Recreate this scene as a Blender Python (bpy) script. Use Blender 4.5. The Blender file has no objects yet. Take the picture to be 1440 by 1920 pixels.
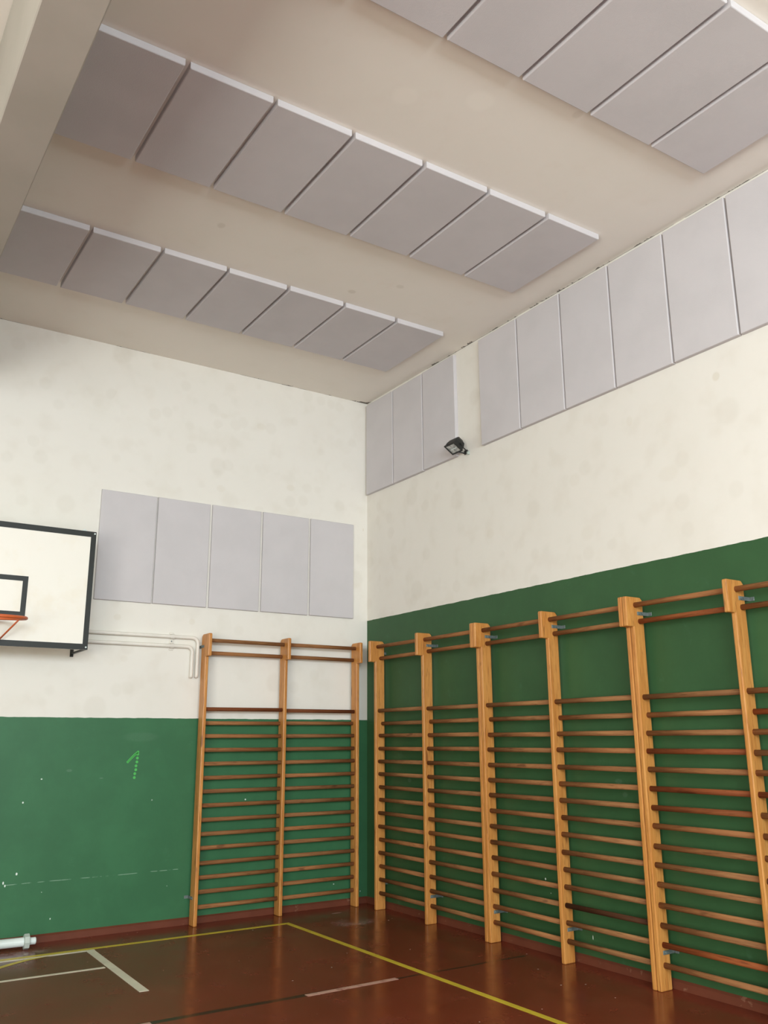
import bpy, bmesh, math, random
from mathutils import Matrix, Vector
random.seed(7)
S = bpy.context.scene
C = S.collection
PI = math.pi

# ------------------------------------------------------------------ camera
FPX = 1648.15
YAW, PITCH, ROLL = 0.5796, 0.2530, -0.0050
cam_data = bpy.data.cameras.new('camera')
cam = bpy.data.objects.new('camera', cam_data)
C.objects.link(cam)
cam_data.sensor_fit = 'VERTICAL'
cam_data.sensor_height = 36.0
cam_data.lens = FPX * 36.0 / 1920.0
_f = Vector((math.sin(YAW) * math.cos(PITCH), math.cos(YAW) * math.cos(PITCH), math.sin(PITCH)))
_r = Vector((math.cos(YAW), -math.sin(YAW), 0))
_u = _r.cross(_f)
_c, _s = math.cos(ROLL), math.sin(ROLL)
r2, u2 = _r * _c + _u * _s, _u * _c - _r * _s
M = Matrix((r2, u2, -_f)).transposed().to_4x4()
M.translation = Vector((-4.9308, -7.8689, 1.5452))
cam.matrix_world = M
S.camera = cam

# ------------------------------------------------------------------ world and light
H = 5.2                      # ceiling height
XL, YF = -9.0, -13.0         # left wall and the wall behind the camera
W = bpy.data.worlds.new('sky'); S.world = W
W.use_nodes = True
W.node_tree.nodes['Background'].inputs[0].default_value = (0.80, 0.90, 1.0, 1)
W.node_tree.nodes['Background'].inputs[1].default_value = 0.6
S.view_settings.view_transform = 'Standard'
S.view_settings.look = 'None'
S.view_settings.gamma = 1.0
S.view_settings.use_curve_mapping = False
S.view_settings.exposure = 0.0
S.cycles.use_denoising = True
S.cycles.max_bounces = 12
S.cycles.diffuse_bounces = 8
S.cycles.glossy_bounces = 4

# lamps in the window openings, the low left ones added: (centre, size u, size z, rotation, power)
DAY_LEFT, DAY_FRONT = (1.0, 0.965, 0.87), (0.89, 1.0, 1.07)
WIN_LEFT = [(-8.2, 3.0), (-11.4, 2.6)]      # y centre, width
WIN_FRONT = [(-7.0, 3.0), (-3.6, 3.0)]                    # x centre, width
ZW0, ZWM, ZW1 = 0.15, 2.35, 4.3
# watts per square metre: unseen low left glazing added to brighten the ceiling, high windows left and front
LOW_LEFT_FILL, UP_LEFT, UP_FRONT = 44.0, 11.0, 73.0
def opening_light(loc, rot, w, h, power, col):
    d = bpy.data.lights.new('daylight_and_fill', 'AREA'); d.shape = 'RECTANGLE'
    d.size, d.size_y = w, h; d.energy = power; d.color = col
    o = bpy.data.objects.new('daylight_and_fill', d); C.objects.link(o)
    o.location = loc; o.rotation_euler = rot
for y, w in WIN_LEFT:
    for z0_, z1_, p_ in ((ZW0, ZWM, LOW_LEFT_FILL), (ZWM, ZW1, UP_LEFT)):  # lower lamp of each pair is added fill for the ceiling
        zh = z1_ - z0_ - .1
        opening_light((XL + .02, y, (z0_ + z1_) / 2), (PI / 2, 0, -PI / 2), w - .1, zh, p_ * w * zh, DAY_LEFT)
for x, w in WIN_FRONT:
    zh = ZW1 - ZWM - .1
    opening_light((x, YF + .02, (ZWM + ZW1) / 2), (PI / 2, 0, 0), w - .1, zh, UP_FRONT * w * zh, DAY_FRONT)

# ------------------------------------------------------------------ helpers
def obj(name, bm, m, parent=None, smooth=False):
    me = bpy.data.meshes.new(name)
    bmesh.ops.recalc_face_normals(bm, faces=bm.faces)
    bm.to_mesh(me); bm.free()
    if smooth:
        for p in me.polygons: p.use_smooth = True
    o = bpy.data.objects.new(name, me); C.objects.link(o)
    if m: me.materials.append(m)
    if parent: o.parent = parent
    return o
def link_mesh(name, me, parent=None):
    o = bpy.data.objects.new(name, me); C.objects.link(o)
    if parent: o.parent = parent
    return o
def empty(name, loc, rot=(0, 0, 0)):
    o = bpy.data.objects.new(name, None); C.objects.link(o)
    o.empty_display_size = .1
    o.location = loc; o.rotation_euler = rot
    return o
def tag(o, label, cat, group=None):
    o['label'] = label; o['category'] = cat
    if group: o['group'] = group
    return o
def struct(o):
    o['kind'] = 'structure'
    return o
def box(bm, a, b, bev=0, seg=1):
    a, b = Vector(a), Vector(b)
    r = bmesh.ops.create_cube(bm, size=1)
    vs = r['verts']
    for v in vs:
        v.co = Vector(((a[i] + b[i]) / 2 + v.co[i] * abs(b[i] - a[i]) for i in range(3)))
    if bev:
        es = list({e for v in vs for e in v.link_edges})
        bmesh.ops.bevel(bm, geom=es, offset=bev, segments=seg, affect='EDGES', profile=.5)
def prism(bm, pts, ax, lo, hi, bev=0, seg=1):
    """polygon pts (2D) extruded along axis ax from lo to hi"""
    def P(p, t):
        l = [p[0], p[1]]; l.insert(ax, t); return l
    va = [bm.verts.new(P(p, lo)) for p in pts]
    vb = [bm.verts.new(P(p, hi)) for p in pts]
    n = len(pts)
    fs = [bm.faces.new(va), bm.faces.new(vb[::-1])]
    for i in range(n):
        fs.append(bm.faces.new((va[i], vb[i], vb[(i + 1) % n], va[(i + 1) % n])))
    bmesh.ops.recalc_face_normals(bm, faces=fs)
    if bev:
        es = list({e for f in fs for e in f.edges})
        bmesh.ops.bevel(bm, geom=es, offset=bev, segments=seg, affect='EDGES', profile=.5)
def tube(bm, pts, r, n=12, cap=True):
    pts = [Vector(p) for p in pts]; rings = []
    ref = None
    for i, p in enumerate(pts):
        if i == 0: d = pts[1] - p
        elif i == len(pts) - 1: d = p - pts[-2]
        else: d = (pts[i + 1] - p).normalized() + (p - pts[i - 1]).normalized()
        d.normalize()
        if ref is None:
            ref = d.orthogonal().normalized()
        ref = (ref - d * ref.dot(d)).normalized()
        b = d.cross(ref)
        rr = r[i] if isinstance(r, (list, tuple)) else r
        rings.append([bm.verts.new(p + (ref * math.cos(2 * PI * k / n) + b * math.sin(2 * PI * k / n)) * rr) for k in range(n)])
    for A, B in zip(rings, rings[1:]):
        for k in range(n):
            bm.faces.new((A[k], A[(k + 1) % n], B[(k + 1) % n], B[k]))
    if cap:
        bm.faces.new(rings[0][::-1]); bm.faces.new(rings[-1])

# ------------------------------------------------------------------ materials
class NT:
    def __init__(s, name, rough=.6, spec=.5):
        s.m = bpy.data.materials.new(name); s.m.use_nodes = True
        s.t = s.m.node_tree; s.b = s.t.nodes['Principled BSDF']
        s.b.inputs['Roughness'].default_value = rough
        s.b.inputs['Specular IOR Level'].default_value = spec
    def n(s, typ, **kw):
        x = s.t.nodes.new(typ)
        for k, v in kw.items(): setattr(x, k, v)
        return x
    def L(s, a, b): s.t.links.new(a, b)
    def set(s, sock, v):
        if isinstance(v, bpy.types.NodeSocket): s.L(v, sock)
        else: sock.default_value = v
    def math(s, op, a, b=None, clamp=False):
        x = s.n('ShaderNodeMath', operation=op, use_clamp=clamp)
        s.set(x.inputs[0], a)
        if b is not None: s.set(x.inputs[1], b)
        return x.outputs[0]
    def mix(s, fac, a, b, blend='MIX'):
        x = s.n('ShaderNodeMix', data_type='RGBA', blend_type=blend)
        s.set(x.inputs[0], fac)
        for i, v in ((6, a), (7, b)):
            s.set(x.inputs[i], v if isinstance(v, bpy.types.NodeSocket) else (*v, 1))
        return x.outputs[2]
    def ramp(s, v, p0, p1, a=0., b=1.):
        x = s.n('ShaderNodeMapRange', clamp=True, interpolation_type='SMOOTHSTEP')
        s.set(x.inputs[0], v)
        for i, q in enumerate((p0, p1, a, b)): x.inputs[i + 1].default_value = q
        return x.outputs[0]
    def coord(s, kind='Object', scale=(1, 1, 1), loc=(0, 0, 0)):
        tc = s.n('ShaderNodeTexCoord'); mp = s.n('ShaderNodeMapping')
        s.L(tc.outputs[kind], mp.inputs[0]); mp.inputs['Scale'].default_value = scale; mp.inputs['Location'].default_value = loc
        return mp.outputs[0]
    def pos(s): return s.n('ShaderNodeNewGeometry').outputs['Position']
    def xyz(s, v):
        x = s.n('ShaderNodeSeparateXYZ'); s.L(v, x.inputs[0]); return x.outputs
    def noise(s, vec, scale, detail=3, rough=.5, dist=0):
        x = s.n('ShaderNodeTexNoise'); s.L(vec, x.inputs['Vector'])
        x.inputs['Scale'].default_value = scale; x.inputs['Detail'].default_value = detail
        x.inputs['Roughness'].default_value = rough; x.inputs['Distortion'].default_value = dist
        return x.outputs['Fac']
    def voronoi(s, vec, scale, rnd=1.):
        x = s.n('ShaderNodeTexVoronoi'); s.L(vec, x.inputs['Vector'])
        x.inputs['Scale'].default_value = scale; x.inputs['Randomness'].default_value = rnd
        return x.outputs['Distance'], x.outputs['Color']
    def spots(s, vec, lst):
        """mask of soft ellipses (centre, radii, strength)"""
        acc = None
        for c, r, k in lst:
            a = s.n('ShaderNodeVectorMath', operation='SUBTRACT'); s.L(vec, a.inputs[0]); a.inputs[1].default_value = c
            b = s.n('ShaderNodeVectorMath', operation='DIVIDE'); s.L(a.outputs[0], b.inputs[0]); b.inputs[1].default_value = r
            l = s.n('ShaderNodeVectorMath', operation='LENGTH'); s.L(b.outputs[0], l.inputs[0])
            v = s.math('MULTIPLY', s.ramp(l.outputs['Value'], .72, .4), k)
            acc = v if acc is None else s.math('MAXIMUM', acc, v)
        return acc
    def bump(s, h, strength=.2, dist=.01):
        x = s.n('ShaderNodeBump'); x.inputs['Strength'].default_value = strength; x.inputs['Distance'].default_value = dist
        s.L(h, x.inputs['Height']); s.L(x.outputs[0], s.b.inputs['Normal'])
    def color(s, c): s.set(s.b.inputs['Base Color'], c if isinstance(c, bpy.types.NodeSocket) else (*c, 1))
    def rough(s, v): s.set(s.b.inputs['Roughness'], v)

WHITE = (.76, .74, .68)
BIG = 50.
def wall_material(name, edge_z, axis, scuffs, scratches=None, stains=(), GREEN=(.036, .132, .058)):
    """off-white plaster above a green painted dado; axis = coordinate running along the wall"""
    k = NT(name, .7, .3)
    p = k.pos(); X = k.xyz(p)
    # mottled plaster with ball marks
    a = k.ramp(k.noise(p, 1.6, 5, .6), .46, .74)
    b = k.ramp(k.noise(p, 4.6, 2.5, .5), .48, .74)
    col = k.mix(k.math('MULTIPLY', a, .28), WHITE, (.68, .65, .57))
    col = k.mix(k.math('MULTIPLY', b, .26), col, (.64, .60, .52))
    d, rc = k.voronoi(p, 2.3)
    rc = k.xyz(rc)
    ring = k.math('MULTIPLY', k.ramp(d, .27, .17), k.math('GREATER_THAN', rc[0], .55))
    col = k.mix(k.math('MULTIPLY', ring, .17), col, (.56, .52, .44))
    d2, rc2 = k.voronoi(p, 4.7)
    ring2 = k.math('MULTIPLY', k.ramp(d2, .36, .22), k.math('GREATER_THAN', k.xyz(rc2)[1], .60))
    col = k.mix(k.math('MULTIPLY', ring2, .13), col, (.56, .52, .44))
    if stains:
        col = k.mix(k.spots(p, stains), col, (.62, .57, .46))
    # green dado
    wob = k.math('MULTIPLY', k.math('SUBTRACT', k.noise(p, 9, 3), .5), .012)
    mask = k.math('LESS_THAN', k.math('ADD', X[2], wob), edge_z)
    g = k.mix(k.ramp(k.noise(p, 2.2, 5, .65), .35, .75), GREEN, tuple(v * 1.18 for v in GREEN))
    g = k.mix(k.math('MULTIPLY', k.ramp(k.noise(p, 6, 5, .7), .60, .78), .22), g, (.09, .22, .13))
    if scuffs: g = k.mix(k.math('MULTIPLY', k.spots(p, scuffs), k.ramp(k.noise(p, 60, 2), .25, .5, .3, 1.)), g, (.72, .80, .74))
    if scratches:
        for z0, slope, c0, c1, kk in scratches:
            zz = k.math('SUBTRACT', k.math('SUBTRACT', X[2], z0), k.math('MULTIPLY', k.math('SUBTRACT', X[axis], c0), slope))
            zz = k.math('ADD', zz, k.math('MULTIPLY', k.math('SUBTRACT', k.noise(p, 3, 2), .5), .012))
            ln = k.math('LESS_THAN', k.math('ABSOLUTE', zz), .0028)
            ln = k.math('MULTIPLY', ln, k.math('GREATER_THAN', X[axis], c0))
            ln = k.math('MULTIPLY', ln, k.math('LESS_THAN', X[axis], c1))
            ln = k.math('MULTIPLY', ln, k.ramp(k.noise(p, 14, 3), .42, .56, .0, kk))
            g = k.mix(ln, g, (.45, .62, .50))
    k.color(k.mix(mask, col, g))
    k.rough(k.math('SUBTRACT', .72, k.math('MULTIPLY', mask, .26)))
    k.bump(k.noise(p, 45, 3), .10, .004)
    return k.m

m_back = wall_material('wall_paint_back', 1.7377, 0,
    [((-3.162, 0, 1.241), (.012, BIG, .009), 1), ((-3.291, 0, 1.062), (.011, BIG, .013), 1), ((-3.289, 0, .522), (.013, BIG, .017), 1),
     ((-3.383, 0, .462), (.010, BIG, .020), 1), ((-3.368, 0, .440), (.009, BIG, .016), 1), ((-3.001, 0, .163), (.008, BIG, .012), .8),
     ((-2.22, 0, 1.041), (.010, BIG, .010), .5), ((-3.085, 0, .369), (.006, BIG, .006), .6), ((-2.674, 0, 1.236), (.03, BIG, .006), .1),
     ((-2.945, 0, 1.304), (.04, BIG, .02), .06), ((-1.332, 0, 1.011), (.012, BIG, .012), 1), ((-2.043, 0, .327), (.007, BIG, .007), .5),
     ((-2.35, 0, 1.575), (.26, BIG, .07), .02), ((-.38, 0, .20), (.010, BIG, .010), .7), ((-.08, 0, .11), (.008, BIG, .012), .6)],
    [(.4436, .008, -3.40, -1.95, .38)],
    [((-1.291, 0, 4.681), (.09, BIG, .06), .22), ((-1.706, 0, 4.714), (.07, BIG, .05), .15), ((-2.635, 0, 2.615), (.06, BIG, .05), .25),
     ((-1.935, 0, 2.619), (.05, BIG, .05), .25), ((-.937, 0, 4.076), (.08, BIG, .06), .22), ((-1.703, 0, 3.95), (.08, BIG, .06), .18),
     ((-.05, 0, 3.74), (.012, BIG, .03), .5), ((-2.55, 0, 2.25), (.06, BIG, .05), .15)])
m_right = wall_material('wall_paint_right', 2.7571, 1,
    [((0, -2.548, .514), (BIG, .012, .014), 1), ((0, -3.006, .181), (BIG, .006, .026), .9), ((0, -3.344, 1.25), (BIG, .06, .03), .03),
     ((0, -.753, 1.17), (BIG, .05, .035), .04), ((0, -3.394, 1.162), (BIG, .04, .03), .03), ((0, -.55, .12), (BIG, .008, .008), .7), ((0, -2.60, .42), (BIG, .007, .006), .7)],
    None,
    [((0, -4.46, 3.92), (BIG, .05, .055), .45), ((0, -3.1, 3.53), (BIG, .10, .09), .15), ((0, -3.69, 3.84), (BIG, .05, .07), .18),
     ((0, -2.05, 3.30), (BIG, .09, .08), .16), ((0, -4.0, 3.35), (BIG, .15, .10), .14), ((0, -3.2, 3.08), (BIG, .12, .10), .14)], (.031, .089, .033))
m_plain = wall_material('wall_paint_plain', 1.75, 0, [])

def ceiling_material():
    k = NT('ceiling_plaster', .85, .2)
    p = k.pos(); X = k.xyz(p)
    a = k.ramp(k.noise(p, 1.1, 5, .6), .35, .75)
    col = k.mix(k.math('MULTIPLY', a, .30), (.80, .765, .70), (.72, .69, .61))
    b = k.ramp(k.noise(p, 4.5, 4, .6), .55, .75)
    col = k.mix(k.math('MULTIPLY', b, .15), col, (.70, .64, .55))
    col = k.mix(k.spots(p, [((-2.79, -2.438, 5.2), (.05, .06, BIG), .35), ((-1.474, -2.112, 5.2), (.06, .05, BIG), .4), ((-2.62, -3.17, 5.2), (.07, .07, BIG), .12),
                            ((-1.179, -2.4, 5.2), (.06, .05, BIG), .3), ((-1.45, -4.71, 5.2), (.05, .06, BIG), .25)]), col, (.55, .50, .42))
    col = k.mix(k.spots(p, [((-2.415, -4.276, 5.2), (.14, .13, BIG), .35), ((-2.018, -4.479, 5.2), (.15, .14, BIG), .5)]), col, (.86, .83, .76))
    # cracked joint where the ceiling meets the walls
    edge = k.math('MAXIMUM', X[0], X[1])
    near = k.math('GREATER_THAN', edge, k.math('SUBTRACT', -.004, k.math('MULTIPLY', k.ramp(k.noise(p, 7, 4, .7), .50, .72), .035)))
    on = k.ramp(k.noise(p, 2.6, 3, .6), .47, .53)
    col = k.mix(k.math('MULTIPLY', k.math('MULTIPLY', near, on), .85), col, (.10, .085, .07))
    k.color(col); k.bump(k.noise(p, 30, 3), .08, .004)
    return k.m
m_ceiling = ceiling_material()

def beam_material():
    k = NT('beam_paint', .8, .2)
    p = k.pos()
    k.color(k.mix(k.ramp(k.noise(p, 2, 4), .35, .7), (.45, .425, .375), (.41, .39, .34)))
    k.bump(k.noise(p, 25, 3), .1, .004)
    return k.m
m_beam = beam_material()

def floor_material():
    k = NT('floor_coating', .22, .38)
    p = k.pos(); X = k.xyz(p)
    col = k.mix(k.ramp(k.noise(p, .9, 5, .6), .35, .7), (.140, .0215, .0095), (.172, .0285, .0135))
    col = k.mix(k.math('MULTIPLY', k.ramp(k.noise(p, 4, 3, .5), .45, .8), .20), col, (.19, .050, .030))
    sd, sc = k.voronoi(p, 13.0); scx = k.xyz(sc)
    speck = k.math('MULTIPLY', k.math('LESS_THAN', sd, k.math('MULTIPLY', scx[1], .085)), k.math('GREATER_THAN', scx[0], .72))
    # litter collects along the right-hand wall
    speck = k.math('MULTIPLY', speck, k.ramp(X[0], -3.4, -1.0, .25, 1.))
    col = k.mix(speck, col, (.75, .68, .62))
    # floor joint running across the room
    jn = k.math('ADD', X[1], k.math('MULTIPLY', k.math('SUBTRACT', k.noise(p, 2.5, 2), .5), .03))
    jw = k.math('LESS_THAN', k.math('ABSOLUTE', k.math('ADD', jn, 2.51)), k.ramp(X[0], -2.1, -1.3, .026, .014))
    jw = k.math('MULTIPLY', jw, k.math('LESS_THAN', X[0], -.2))
    col = k.mix(k.math('MULTIPLY', jw, .85), col, (.020, .013, .010))
    sm = k.spots(p, [((-.62, -.75, 0), (.35, .25, BIG), .22), ((-3.3, -.33, 0), (.38, .13, BIG), .35), ((-.55, -.30, 0), (.16, .025, BIG), .5)])
    sm = k.math('MULTIPLY', sm, k.ramp(k.noise(p, 8, 4, .7), .35, .65))
    col = k.mix(sm, col, (.55, .45, .44))
    k.color(col)
    k.rough(k.ramp(k.noise(p, 3.5, 4, .6), .3, .75, .15, .30))
    k.bump(k.noise(p, 1.6, 1), .04, .01)
    return k.m
m_floor = floor_material()

def paint(name, c, rough=.5, spec=.4, wear=None, wc=(.3, .1, .07), worn_at=.62, scale=12):
    k = NT(name, rough, spec)
    p = k.pos()
    col = k.mix(k.ramp(k.noise(p, 6, 4), .3, .75), c, tuple(v * .85 for v in c))
    if wear: col = k.mix(k.math('MULTIPLY', k.ramp(k.noise(p, scale, 5, .7), worn_at, worn_at + .06), wear), col, wc)
    k.color(col)
    return k.m
m_skirt = paint('baseboard_paint', (.140, .041, .022), .5, .2, .4, (.32, .17, .11))
m_yellow = paint('yellow_line_paint', (.60, .47, .04), .35, .4, .35, (.25, .12, .04))
m_cream = paint('white_line_paint', (.70, .66, .52), .4, .4, .25, (.4, .25, .18))
m_pink = paint('worn_line_paint', (.50, .30, .23), .4, .4, .8, (.22, .07, .05), .56)
m_black = paint('black_paint', (.012, .015, .012), .45, .4, 1., (.75, .75, .70), .735, 20)
m_dark = paint('dark_metal', (.018, .019, .018), .5)
m_orange = paint('orange_paint', (.62, .13, .035), .45, .5, .6, (.30, .09, .04))
m_pipe = paint('pipe_paint', (.78, .75, .68), .45, .4, .5, (.40, .33, .26), .68, 18)
m_chalk = paint('chalk', (.10, .48, .12), .9, .1)
m_galv = paint('pole_paint', (.72, .80, .78), .45, .5, .3, (.45, .5, .48))
m_collar = paint('collar_paint', (.48, .55, .50), .5, .5)

def metal_material():
    k = NT('zinc_steel', .45, .5); k.b.inputs['Metallic'].default_value = .35
    k.color(k.mix(k.ramp(k.noise(k.pos(), 40, 3), .3, .7), (.13, .165, .165), (.20, .24, .235)))
    return k.m
m_metal = metal_material()
def panel_material():
    k = NT('acoustic_foam', .95, .1)
    p = k.pos()
    k.color(k.mix(k.ramp(k.noise(p, 3.0, 3), .35, .7), (.575, .555, .565), (.550, .532, .541)))
    k.bump(k.noise(p, 160, 2), .25, .003)
    return k.m
m_panel = panel_material()
def board_material():
    k = NT('board_paint', .4, .4)
    p = k.pos()
    a = k.ramp(k.noise(p, 3.2, 4, .6), .48, .72)
    k.color(k.mix(k.math('MULTIPLY', a, .35), (.82, .80, .72), (.74, .66, .50)))
    return k.m
m_board = board_material()
def glass_material():
    k = NT('lamp_glass', .25, .6)
    k.color(k.mix(k.ramp(k.noise(k.pos(), 30, 2), .35, .65), (.22, .235, .23), (.48, .49, .47)))
    return k.m
m_glass = glass_material()

def wood(name, a, b, dark, grain_axis, rough=.38, spec=.5):
    """varnished wood; the object colour tints each piece"""
    k = NT(name, rough, spec)
    info = k.n('ShaderNodeObjectInfo')
    sc = [22, 22, 22]; sc[grain_axis] = 1.3
    tc = k.n('ShaderNodeTexCoord')
    off = k.n('ShaderNodeVectorMath', operation='ADD'); k.L(tc.outputs['Object'], off.inputs[0])
    cmb = k.n('ShaderNodeCombineXYZ')
    for i, f in enumerate((7.1, 3.3, 9.7)): k.L(k.math('MULTIPLY', info.outputs['Random'], f), cmb.inputs[i])
    k.L(cmb.outputs[0], off.inputs[1])
    mp = k.n('ShaderNodeMapping'); k.L(off.outputs[0], mp.inputs[0]); mp.inputs['Scale'].default_value = sc
    g = k.noise(mp.outputs[0], 1.6, 5, .65, .8)
    col = k.mix(k.ramp(g, .30, .70), a, b)
    fine = k.noise(mp.outputs[0], 6., 3, .6)
    col = k.mix(k.math('MULTIPLY', k.ramp(fine, .54, .70), .62), col, dark)
    # knots and dark flecks of the long grain
    mp2 = k.n('ShaderNodeMapping'); k.L(off.outputs[0], mp2.inputs[0])
    s2 = [14, 14, 14]; s2[grain_axis] = 3.2; mp2.inputs['Scale'].default_value = s2
    kn = k.ramp(k.noise(mp2.outputs[0], 1.2, 2), .66, .74)
    col = k.mix(k.math('MULTIPLY', kn, .65), col, dark)
    k.color(k.mix(1.0, col, info.outputs['Color'], 'MULTIPLY'))
    k.bump(fine, .08, .002)
    return k.m
m_post = wood('varnished_pine', (.60, .285, .078), (.47, .185, .040), (.17, .055, .014), 2)
m_rung = wood('worn_beech', (.300, .140, .054), (.205, .084, .032), (.10, .04, .016), 0, .7, .15)

# ------------------------------------------------------------------ the hall
T = .2
bm = bmesh.new(); box(bm, (XL - T, YF - T, -.2), (T, T, 0)); floor = struct(obj('floor', bm, m_floor))
bm = bmesh.new(); box(bm, (XL - T, YF - T, H), (T, T, H + .2)); ceiling = struct(obj('ceiling', bm, m_ceiling))
bm = bmesh.new(); box(bm, (XL - T, 0, 0), (T, T, H)); wall_back = struct(obj('wall_back', bm, m_back))
bm = bmesh.new(); box(bm, (0, YF - T, 0), (T, 0, H)); wall_right = struct(obj('wall_right', bm, m_right))
def holed_wall(name, lo, hi, wins, fn, ZW0):
    bm = bmesh.new()
    def q(a0, a1, z0, z1): box(bm, *fn(a0, a1, z0, z1))
    q(lo, hi, 0, ZW0); q(lo, hi, ZW1, H)
    e = lo
    for c, w in sorted(wins):
        q(e, c - w / 2, ZW0, ZW1); e = c + w / 2
    q(e, hi, ZW0, ZW1)
    return struct(obj(name, bm, m_plain))
fl = lambda a0, a1, z0, z1: ((XL - T, a0, z0), (XL, a1, z1))
ff = lambda a0, a1, z0, z1: ((a0, YF - T, z0), (a1, YF, z1))
wall_left = holed_wall('wall_left', YF, 0, WIN_LEFT, fl, ZW0)
wall_front = holed_wall('wall_front', XL, 0, WIN_FRONT, ff, ZWM)
nw = 0
for wins, fn, dep, za in ((WIN_LEFT, fl, XL, ZW0), (WIN_FRONT, ff, YF, ZWM)):
    for c, w in wins:
        nw += 1
        bm = bmesh.new()
        def q(a0, a1, z0, z1):
            A, B = fn(a0, a1, z0, z1)
            A = list(A); B = list(B); i = 0 if fn is fl else 1
            A[i] = dep - .10; B[i] = dep - .05
            box(bm, A, B)
        a0, a1 = c - w / 2, c + w / 2
        q(a0, a1, za, za + .06); q(a0, a1, ZW1 - .06, ZW1)
        if za < ZWM: q(a0 + .06, a1 - .06, ZWM - .03, ZWM + .03)  # glazing below this bar is added for the low fill lamps
        for t in (a0, a1 - .06): q(t, t + .06, za + .06, ZW1 - .06)
        struct(obj('window_%d' % nw, bm, m_pipe))
# beam under the ceiling
bm = bmesh.new(); box(bm, (-4.485, YF, 4.44), (-4.243, 0, H), .006); struct(obj('trim_1', bm, m_beam))
# baseboards with a sloped top
bm = bmesh.new(); prism(bm, [(0, 0), (-.018, 0), (-.015, .045), (0, .058)], 0, XL, 0); struct(obj('baseboard_back', bm, m_skirt))
bm = bmesh.new(); prism(bm, [(0, 0), (-.018, 0), (-.015, .045), (0, .058)], 1, YF, -.018); struct(obj('baseboard_right', bm, m_skirt))

# painted lines (2 mm of paint on the floor)
def strip(name, a, b, w, m, z=.0015):
    a, b = Vector((*a, 0)), Vector((*b, 0)); d = (b - a).normalized(); n = Vector((-d.y, d.x, 0)) * w / 2
    bm = bmesh.new()
    vs = [bm.verts.new(p + Vector((0, 0, zz))) for zz in (.0002, z) for p in (a + n, a - n, b - n, b + n)]
    for f in ((3, 2, 1, 0), (4, 5, 6, 7), (0, 1, 5, 4), (1, 2, 6, 5), (2, 3, 7, 6), (3, 0, 4, 7)): bm.faces.new([vs[i] for i in f])
    return obj(name, bm, m, floor)
strip('yellow_line', (-8.9, -.465), (-1.085, -.465), .045, m_yellow)
strip('yellow_line', (-1.107, -.4875), (-1.107, -11.0), .046, m_yellow)
strip('white_line', (-8.9, -.520), (-2.78, -.520), .032, m_cream, .002)
strip('white_line', (-2.815, -.536), (-2.838, -1.86), .062, m_cream, .002)
strip('white_line', (-6.2, -1.06), (-2.87, -1.105), .036, m_cream)
strip('worn_line', (-2.03, -2.527), (-1.34, -2.510), .045, m_pink)
strip('worn_line', (-3.60, -2.53), (-3.02, -2.525), .045, m_pink)
bm = bmesh.new()                                   # yellow arc that leaves the end line
pts = []
for i in range(25):
    t = i / 24; x = -2.95 - 2.6 * t; pts.append(Vector((x, -.492 - .70 * (x + 2.95) ** 2, 0)))
prev = None
for i, p in enumerate(pts):
    d = (pts[min(i + 1, 24)] - pts[max(i - 1, 0)]).normalized(); n = Vector((-d.y, d.x, 0)) * .024
    cur = [bm.verts.new(p + n + Vector((0, 0, .0012))), bm.verts.new(p - n + Vector((0, 0, .0012)))]
    if prev: bm.faces.new((prev[0], prev[1], cur[1], cur[0]))
    prev = cur
obj('yellow_arc', bm, m_yellow, floor)

# chalk numeral dotted on the green wall
bm = bmesh.new()
def dot(x, z, r):
    tube(bm, [(x, -.0003, z), (x, -.0018, z)], [r, r * .9], 10)
for i in range(7):
    t = i / 6; dot(-2.388 + .020 * t + random.uniform(-.003, .003), 1.233 + .196 * t, .0125)
for i in range(9):
    t = i / 8; dot(-2.455 + .085 * t, 1.365 + .083 * t + .004 * math.sin(t * PI), .0115)
obj('chalk_numeral', bm, m_chalk, wall_back)['label'] = 'light green dotted number 1 chalked on the wall'

# ------------------------------------------------------------------ acoustic panels
def panel_mesh(w, h, t, b=.006):
    """back on z=0, soft chamfer round the front face"""
    bm = bmesh.new()
    loops = []
    for ins, z in ((0, 0), (0, t - b), (b * .35, t - b * .3), (b, t)):
        loops.append([bm.verts.new((sx * (w / 2 - ins), sy * (h / 2 - ins), z)) for sx, sy in ((-1, -1), (1, -1), (1, 1), (-1, 1))])
    bm.faces.new(loops[0][::-1]); bm.faces.new(loops[-1])
    for A, B in zip(loops, loops[1:]):
        for i in range(4): bm.faces.new((A[i], A[(i + 1) % 4], B[(i + 1) % 4], B[i]))
    bmesh.ops.recalc_face_normals(bm, faces=bm.faces)
    me = bpy.data.meshes.new('acoustic_panel'); bm.to_mesh(me); bm.free()
    me.materials.append(m_panel)
    return me
ORD = ['first', 'second', 'third', 'fourth', 'fifth', 'sixth', 'seventh', 'eighth']
PC = .538
me_c = panel_mesh(PC - .030, .972, .044)
rows = [(-1.438, 'row by the back wall', 7), (-3.367, 'middle row', 7), (-5.270, 'row at the top edge', 7)]
for y, nm, n in rows:
    for i in range(n):
        o = link_mesh('acoustic_panel', me_c)
        o.location = (-.358 - PC * (i + .5), y + random.uniform(-.004, .004), H - .0015); o.rotation_euler = (PI, 0, random.uniform(-.003, .003))
        tag(o, 'grey ceiling panel in the %s, %s from the right wall' % (nm, ORD[i]), 'panel', 'ceiling panels, ' + nm)
me_r = panel_mesh(PC - .015, 1.035, .036)
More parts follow.
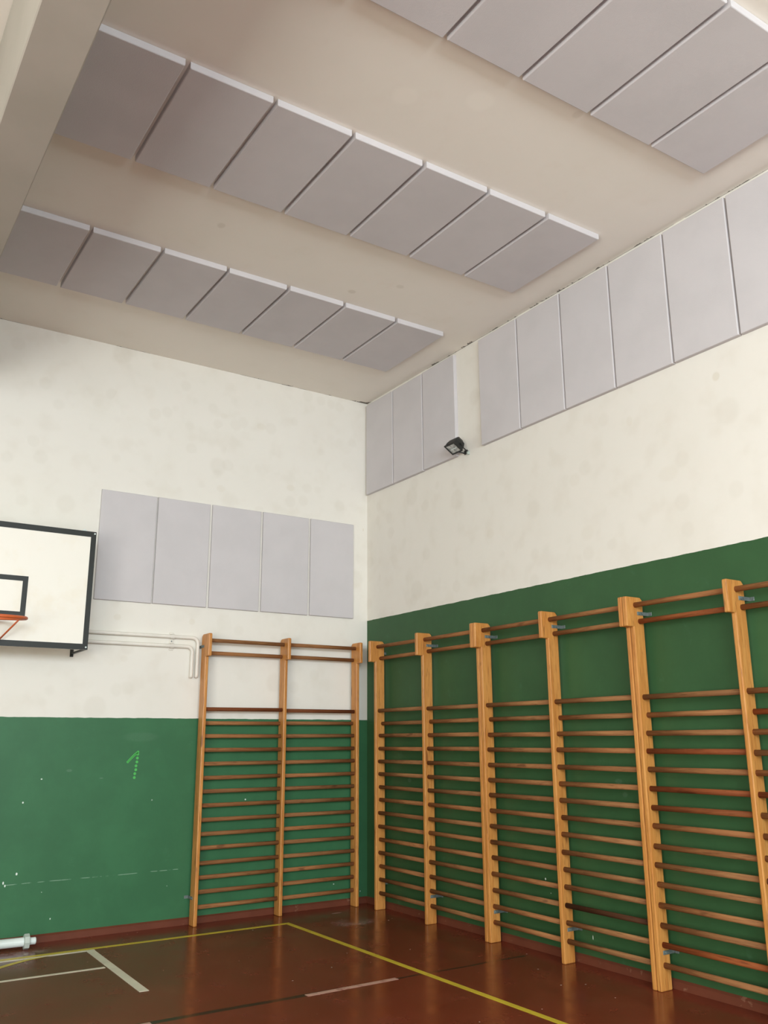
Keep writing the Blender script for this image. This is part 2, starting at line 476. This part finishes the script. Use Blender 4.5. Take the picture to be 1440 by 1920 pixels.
for y0, cnt, nm, rel in ((-.030, 3, 'short row high in the corner', 'from the corner'),
                         (-2.005, 7, 'long row high on the right wall', 'from the floodlight')):
    for i in range(cnt):
        o = link_mesh('acoustic_panel', me_r)
        o.location = (-.0015, y0 - PC * (i + .5), 4.645 + random.uniform(-.003, .003)); o.rotation_euler = (PI / 2, random.uniform(-.002, .002), -PI / 2)
        tag(o, 'grey wall panel in the %s, %s %s' % (nm, ORD[i], rel), 'panel', 'wall panels, ' + nm)
PB = .5395
me_b = panel_mesh(PB - .022, 1.008, .024)
for i in range(5):
    o = link_mesh('acoustic_panel', me_b)
    o.location = (-.1735 - PB * (i + .5) + (.012 if i == 4 else 0) - 0.012 * i / 4, -.0015, 3.270 - .002 * i); o.rotation_euler = (PI / 2, 0, 0)
    extra = ['beside the corner', 'second from the corner', 'the middle one', 'second from the backboard', 'next to the backboard'][i]
    tag(o, 'grey panel in the back wall row of five, %s' % extra, 'panel', 'acoustic panels in the back wall row')

# ------------------------------------------------------------------ wall bars
RZ = [2.440, 2.330] + [.147 + .1193 * (14 - i) for i in range(15)]
RY = [.130, .092, .112, .080, .102, .110, .114, .112, .108, .106, .110, .113, .104, .110, .108, .106, .104]
ROWN = ['top', 'second'] + ['lower'] * 15
D0, D1, D2, TH = .046, .152, .2185, .0345
def post_mesh():
    bm = bmesh.new()
    prism(bm, [(D0, 0), (D1, 0), (D1, 2.292), (D2, 2.292), (D2, 2.493), (D2 - .006, 2.5), (D0 + .02, 2.5), (D0, 2.478)], 0, 0, TH, .007, 2)
    bmesh.ops.recalc_face_normals(bm, faces=bm.faces)
    me = bpy.data.meshes.new('post'); bm.to_mesh(me); bm.free(); me.materials.append(m_post)
    return me
me_post = post_mesh()
def rung_mesh(l):
    bm = bmesh.new(); n = 14; A = []
    for x in (-l / 2, l / 2):
        A.append([bm.verts.new((x, .0145 * math.cos(2 * PI * k / n), .0178 * math.sin(2 * PI * k / n))) for k in range(n)])
    bm.faces.new(A[0]); bm.faces.new(A[1][::-1])
    for k in range(n): bm.faces.new((A[0][k], A[1][k], A[1][(k + 1) % n], A[0][(k + 1) % n]))
    bmesh.ops.recalc_face_normals(bm, faces=bm.faces)
    me = bpy.data.meshes.new('rung'); bm.to_mesh(me); bm.free(); me.materials.append(m_rung)
    for p in me.polygons: p.use_smooth = len(p.vertices) == 4
    return me
def clamp_mesh(sx):
    """steel strap on the flank of a post, bent into a tab on the wall; sx = side it faces"""
    bm = bmesh.new()
    box(bm, (0, .002, -.0125), (sx * .004, .112, .0125), .001)
    box(bm, (0, .0005, -.0125), (sx * .036, .0045, .0125), .001)
    tube(bm, [(sx * .004, .088, 0), (sx * .011, .088, 0)], .0085, 6)
    tube(bm, [(sx * .004, .064, 0), (sx * .010, .064, 0)], .0075, 6)
    tube(bm, [(sx * .024, .0045, 0), (sx * .024, .012, 0)], .0075, 6)
    me = bpy.data.meshes.new('clamp'); bmesh.ops.recalc_face_normals(bm, faces=bm.faces); bm.to_mesh(me); bm.free(); me.materials.append(m_metal)
    return me
me_cl = {-1: clamp_mesh(-1), 1: clamp_mesh(1)}
def wall_bars(label, loc, rot, pitch, clamps, special, tone):
    root = empty('wall_bars', loc, (0, 0, rot))
    tag(root, label, 'wall bars', 'wooden wall bars')
    for i in range(3):
        p = link_mesh('post', me_post, root); p.location = (i * pitch, 0, 0)
        t = random.uniform(.93, 1.05); p.color = (t * tone[0], t * tone[1], t * tone[2], 1)
    me = rung_mesh(pitch - TH + .004)
    for b in range(2):
        for i in range(17):
            r = link_mesh('rung', me, root)
            r.location = (b * pitch + TH + (pitch - TH) / 2, RY[i] + random.uniform(-.004, .004), RZ[i] + random.uniform(-.003, .003))
            r.rotation_euler = (0, random.uniform(-.003, .003), random.uniform(-.003, .003))
            k = random.uniform(.78, 1.18); h = random.uniform(-.10, .10)
            r.color = (k * 1.0, k * (1.0 - h * .6), k * (1.0 - h), 1)
            if (b, i) in special:
                c, lab = special[(b, i)]; r.color = (*c, 1)
                if lab: r['label'] = lab
    for i, s in clamps:
        for z in (2.386, .222):
            c = link_mesh('clamp', me_cl[s], root)
            c.location = (i * pitch + (TH if s > 0 else 0), 0, z)
    return root
RED = (.80, .50, .42); RED2 = (.74, .52, .44); DK = (.26, .22, .24)
BP = .8095
wall_bars('wooden wall bars on the back wall, below the row of five grey panels', (-.188, 0, 0), PI, .8125, [(2, 1)],
          {(0, 2): ((.62, .45, .42), None), (1, 2): ((.68, .47, .42), None)}, (1, .98, .95))
wall_bars('wooden wall bars on the green right wall, closest to the corner', (0, -2.0200, 0), PI / 2, BP, [(2, 1), (1, -1)],
          {}, (1, 1, 1))
wall_bars('wooden wall bars in the middle of the right wall, with one near-black rung', (0, -3.6792, 0), PI / 2, BP,
          [(2, -1), (1, -1)], {(0, 14): (DK, 'near-black rung')}, (1.02, 1.0, .96))
wall_bars('wooden wall bars with dark red rungs, cut off by the right picture edge', (0, -5.3385, 0), PI / 2, BP,
          [(2, -1), (1, -1), (0, -1)], {(1, 1): ((.95, .66, .56), None), (1, 5): (RED, 'dark red rung'), (1, 7): (RED, 'dark red rung'), (1, 8): (RED2, None),
          (1, 15): ((.9, .55, .42), 'reddish rung'), (0, 3): ((.95, .60, .48), None), (0, 7): (RED, 'dark red rung')}, (1, 1, .96))

# ------------------------------------------------------------------ backboard and hoop
BX, BXR, BY = -3.800, -2.994, -.455
bb = empty('basketball_backboard', (BX, 0, 2.27))
tag(bb, 'white basketball backboard with black border and orange hoop on the back wall', 'backboard')
hw = BXR - BX; z0, z1 = -.003, .988
bm = bmesh.new(); box(bm, (-hw, BY, z0), (hw, BY + .022, z1), .002); obj('board', bm, m_board, bb)
bm = bmesh.new(); y0, y1 = BY - .0025, BY - .0002
bwt, bws = .047, .043
box(bm, (-hw, y0, z1 - bwt), (hw, y1, z1)); box(bm, (-hw, y0, z0), (hw, y1, z0 + bwt))
box(bm, (-hw, y0, z0 + bwt), (-hw + bws, y1, z1 - bwt)); box(bm, (hw - bws, y0, z0 + bwt), (hw, y1, z1 - bwt))
obj('border', bm, m_black, bb)
bm = bmesh.new(); q, w, s0, s1 = .2965, .040, .232, .559
box(bm, (-q, y0, s1 - w), (q, y1, s1)); box(bm, (-q, y0, s0), (q, y1, s0 + w))
box(bm, (-q, y0, s0 + w), (-q + w, y1, s1 - w)); box(bm, (q - w, y0, s0 + w), (q, y1, s1 - w))
obj('target_square', bm, m_black, bb)
for sx in (-1, 1):                                          # steel brackets that carry the board off the wall
    bm = bmesh.new()
    x = sx * (hw - .011)
    box(bm, (x - .011, BY + .022, z0), (x + .011, -.0015, z0 + .014), .002)
    box(bm, (x - .011, BY + .022, z1 - .014), (x + .011, -.0015, z1), .002)
    box(bm, (x - .011, BY + .022, z0 + .014), (x + .011, BY + .040, z1 - .014), .002)
    box(bm, (x - .016, -.012, z0 - .022), (x + .012, -.0015, z0 + .05), .002)
    box(bm, (x - .016, -.012, z1 - .05), (x + .012, -.0015, z1 + .022), .002)
    obj('bracket', bm, m_dark, bb)
bm = bmesh.new()
for x, z in ((hw - .016, z0 + .02), (hw - .014, z1 - .018), (-hw + .016, z0 + .02), (-hw + .014, z1 - .018)):
    tube(bm, [(x, y0, z), (x, y0 - .006, z)], .007, 8)
obj('bolt', bm, m_galv, bb)
bm = bmesh.new(); tube(bm, [(hw - .11, BY + .012, z1 - .002), (hw - .10, BY + .014, z1 + .014), (hw - .08, BY + .012, z1 + .006)], .007, 6); obj('bolt', bm, m_galv, bb)
bm = bmesh.new()
rim_y, rim_z, R = BY - .375, .172, .232
n, m = 48, 10
ring = []
for i in range(n):
    a = 2 * PI * i / n; c = Vector((math.cos(a), math.sin(a), 0))
    ring.append([bm.verts.new(Vector((0, rim_y, rim_z)) + c * (R + .0135 * math.cos(2 * PI * j / m)) + Vector((0, 0, .0135 * math.sin(2 * PI * j / m) + .085 * R * c.y))) for j in range(m)])
for i in range(n):
    A, B = ring[i], ring[(i + 1) % n]
    for j in range(m): bm.faces.new((A[j], B[j], B[(j + 1) % m], A[(j + 1) % m]))
rim = obj('rim', bm, m_orange, bb, True)
bm = bmesh.new()
box(bm, (-.11, BY - .010, .10), (.11, BY - .0003, .235), .002)
box(bm, (-.09, rim_y + R - .01, rim_z - .006), (.09, BY - .01, rim_z + .006), .001)
obj('rim_plate', bm, m_orange, bb)
for sx in (-1, 1):
    bm = bmesh.new()
    tube(bm, [(sx * .203, rim_y + .10, rim_z + .000), (sx * .098, BY - .010, .012)], .0065, 8)
    obj('brace', bm, m_orange, bb, True)

# ------------------------------------------------------------------ pipes on the back wall
def arc(c, r, a0, a1, n=8):
    return [(c[0] + r * math.cos(a0 + (a1 - a0) * i / n), -.030, c[1] + r * math.sin(a0 + (a1 - a0) * i / n)) for i in range(n + 1)]
for xe, zt, zb, rr, nm in ((-1.878, 2.467, 2.107, .055, 'upper white painted pipe on the back wall, bent down outside the lower one'),
                       (-1.930, 2.383, 2.104, .050, 'lower white painted pipe on the back wall, bent down inside the upper one')):
    bm = bmesh.new()
    pts = [(-3.9, -.030, zt), (xe - rr, -.030, zt)] + arc((xe - rr, zt - rr), rr, PI / 2, 0)[1:] + [(xe, -.030, zb + .03), (xe, -.026, zb + .012), (xe, -.0205, zb)]
    tube(bm, pts, .0165, 12)
    o = obj('heating_pipe', bm, m_pipe, None, True)
    tag(o, nm, 'pipe', 'white pipes on the back wall')
cl = empty('pipe_clip', (-2.128, 0, 2.425))
tag(cl, 'white clip holding the two white pipes to the back wall', 'clip')
bm = bmesh.new()
box(bm, (-.020, -.0125, -.080), (.020, -.0015, .080), .002)
obj('back_plate', bm, m_pipe, cl)
for zc in (.042, -.042):
    bm = bmesh.new()
    tube(bm, [(-.018, -.030, zc), (.018, -.030, zc)], .0225, 14, False)
    obj('ring', bm, m_pipe, cl)
bm = bmesh.new(); tube(bm, [(0, -.0125, 0), (0, -.02, 0)], .006, 6); obj('screw', bm, m_metal, cl)

# ------------------------------------------------------------------ floodlight
fl_ = empty('floodlight', (0, -1.750, 4.150))
tag(fl_, 'small black floodlight on the right wall between the two groups of panels', 'floodlight')
dvec = Vector((.84, 0, -.54)); nvec = Vector((-.54, 0, -.84)); yv = Vector((0, 1, 0))
fc = Vector((-.150, .004, .004))
def fp(a, b, c): return fc + yv * a + dvec * b + nvec * c      # along y, down the face, out of the face
def frustum(bm, A, B):
    va = [bm.verts.new(p) for p in A]; vb = [bm.verts.new(p) for p in B]; n = len(A)
    bm.faces.new(va); bm.faces.new(vb[::-1])
    for i in range(n): bm.faces.new((va[i], va[(i + 1) % n], vb[(i + 1) % n], vb[i]))
def rect(h, w, c): return [fp(-h, -w, c), fp(h, -w, c), fp(h, w, c), fp(-h, w, c)]
bm = bmesh.new()
frustum(bm, rect(.070, .056, -.002), rect(.068, .054, -.045)); frustum(bm, rect(.068, .054, -.045), rect(.060, .046, -.082)); frustum(bm, rect(.060, .046, -.082), rect(.042, .026, -.106))
for k in range(5): 
    t = -.036 + .018 * k
    frustum(bm, [fp(t, -.040, -.085), fp(t + .004, -.040, -.085), fp(t + .004, .040, -.085), fp(t, .040, -.085)], [fp(t, -.026, -.114), fp(t + .004, -.026, -.114), fp(t + .004, .026, -.114), fp(t, .026, -.114)])
obj('housing', bm, m_dark, fl_)
bm = bmesh.new()
o1, i1 = rect(.075, .060, .008), rect(.061, .047, .008); o2, i2 = rect(.075, .060, -.004), rect(.061, .047, -.004)
V = [[bm.verts.new(p) for p in L_] for L_ in (o1, i1, o2, i2)]
for i in range(4):
    j = (i + 1) % 4
    bm.faces.new((V[0][i], V[0][j], V[1][j], V[1][i])); bm.faces.new((V[2][i], V[2][j], V[3][j], V[3][i]))
    bm.faces.new((V[0][i], V[0][j], V[2][j], V[2][i])); bm.faces.new((V[1][i], V[1][j], V[3][j], V[3][i]))
fr = obj('front_frame', bm, m_dark, fl_)
bm = bmesh.new(); tube(bm, [fp(.02, -.060, .002), fp(.02, -.070, .002)], .007, 8); obj('latch', bm, m_dark, fl_)
bm = bmesh.new(); frustum(bm, rect(.0605, .0465, .004), rect(.0605, .0465, .000)); gl = obj('glass', bm, m_glass, fl_)
bm = bmesh.new(); tube(bm, [fp(-.04, .004, .0042), fp(.04, .004, .0042)], .004, 8); obj('lamp_tube', bm, m_galv, fl_)
bm = bmesh.new()
for s in (-1, 1):
    a = fp(s * .078, .0, -.035); b = Vector((-.008, s * .028, -.012))
    tube(bm, [a, (a + b) / 2 + Vector((0, 0, -.01)), b], .006, 6)
tube(bm, [(-.008, -.034, -.012), (-.008, .034, -.012)], .007, 6)
box(bm, (-.012, -.022, -.032), (-.0015, .022, .010), .002)
obj('bracket', bm, m_dark, fl_)
bm = bmesh.new(); box(bm, (-.022, -.052, -.045), (-.0015, -.026, -.015), .003); obj('junction_box', bm, m_collar, fl_)

# ------------------------------------------------------------------ pole lying on the floor
pl = empty('metal_pole', (-3.15, -.210, .056), (0, 0, PI - .045))
tag(pl, 'white metal pole with a collar lying on the floor by the back wall', 'pole')
bm = bmesh.new(); tube(bm, [(.07, 0, 0), (.085, 0, 0), (2.4, 0, 0)], [.030, .033, .033], 18); obj('shaft', bm, m_galv, pl, False)
bm = bmesh.new(); tube(bm, [(.045, 0, 0), (.048, 0, 0), (.082, 0, 0), (.086, 0, 0)], [.050, .056, .056, .048], 8); obj('collar', bm, m_collar, pl)
bm = bmesh.new(); tube(bm, [(-.005, 0, 0), (0, 0, 0), (.046, 0, 0)], [.020, .026, .026], 14); obj('spigot', bm, m_galv, pl)
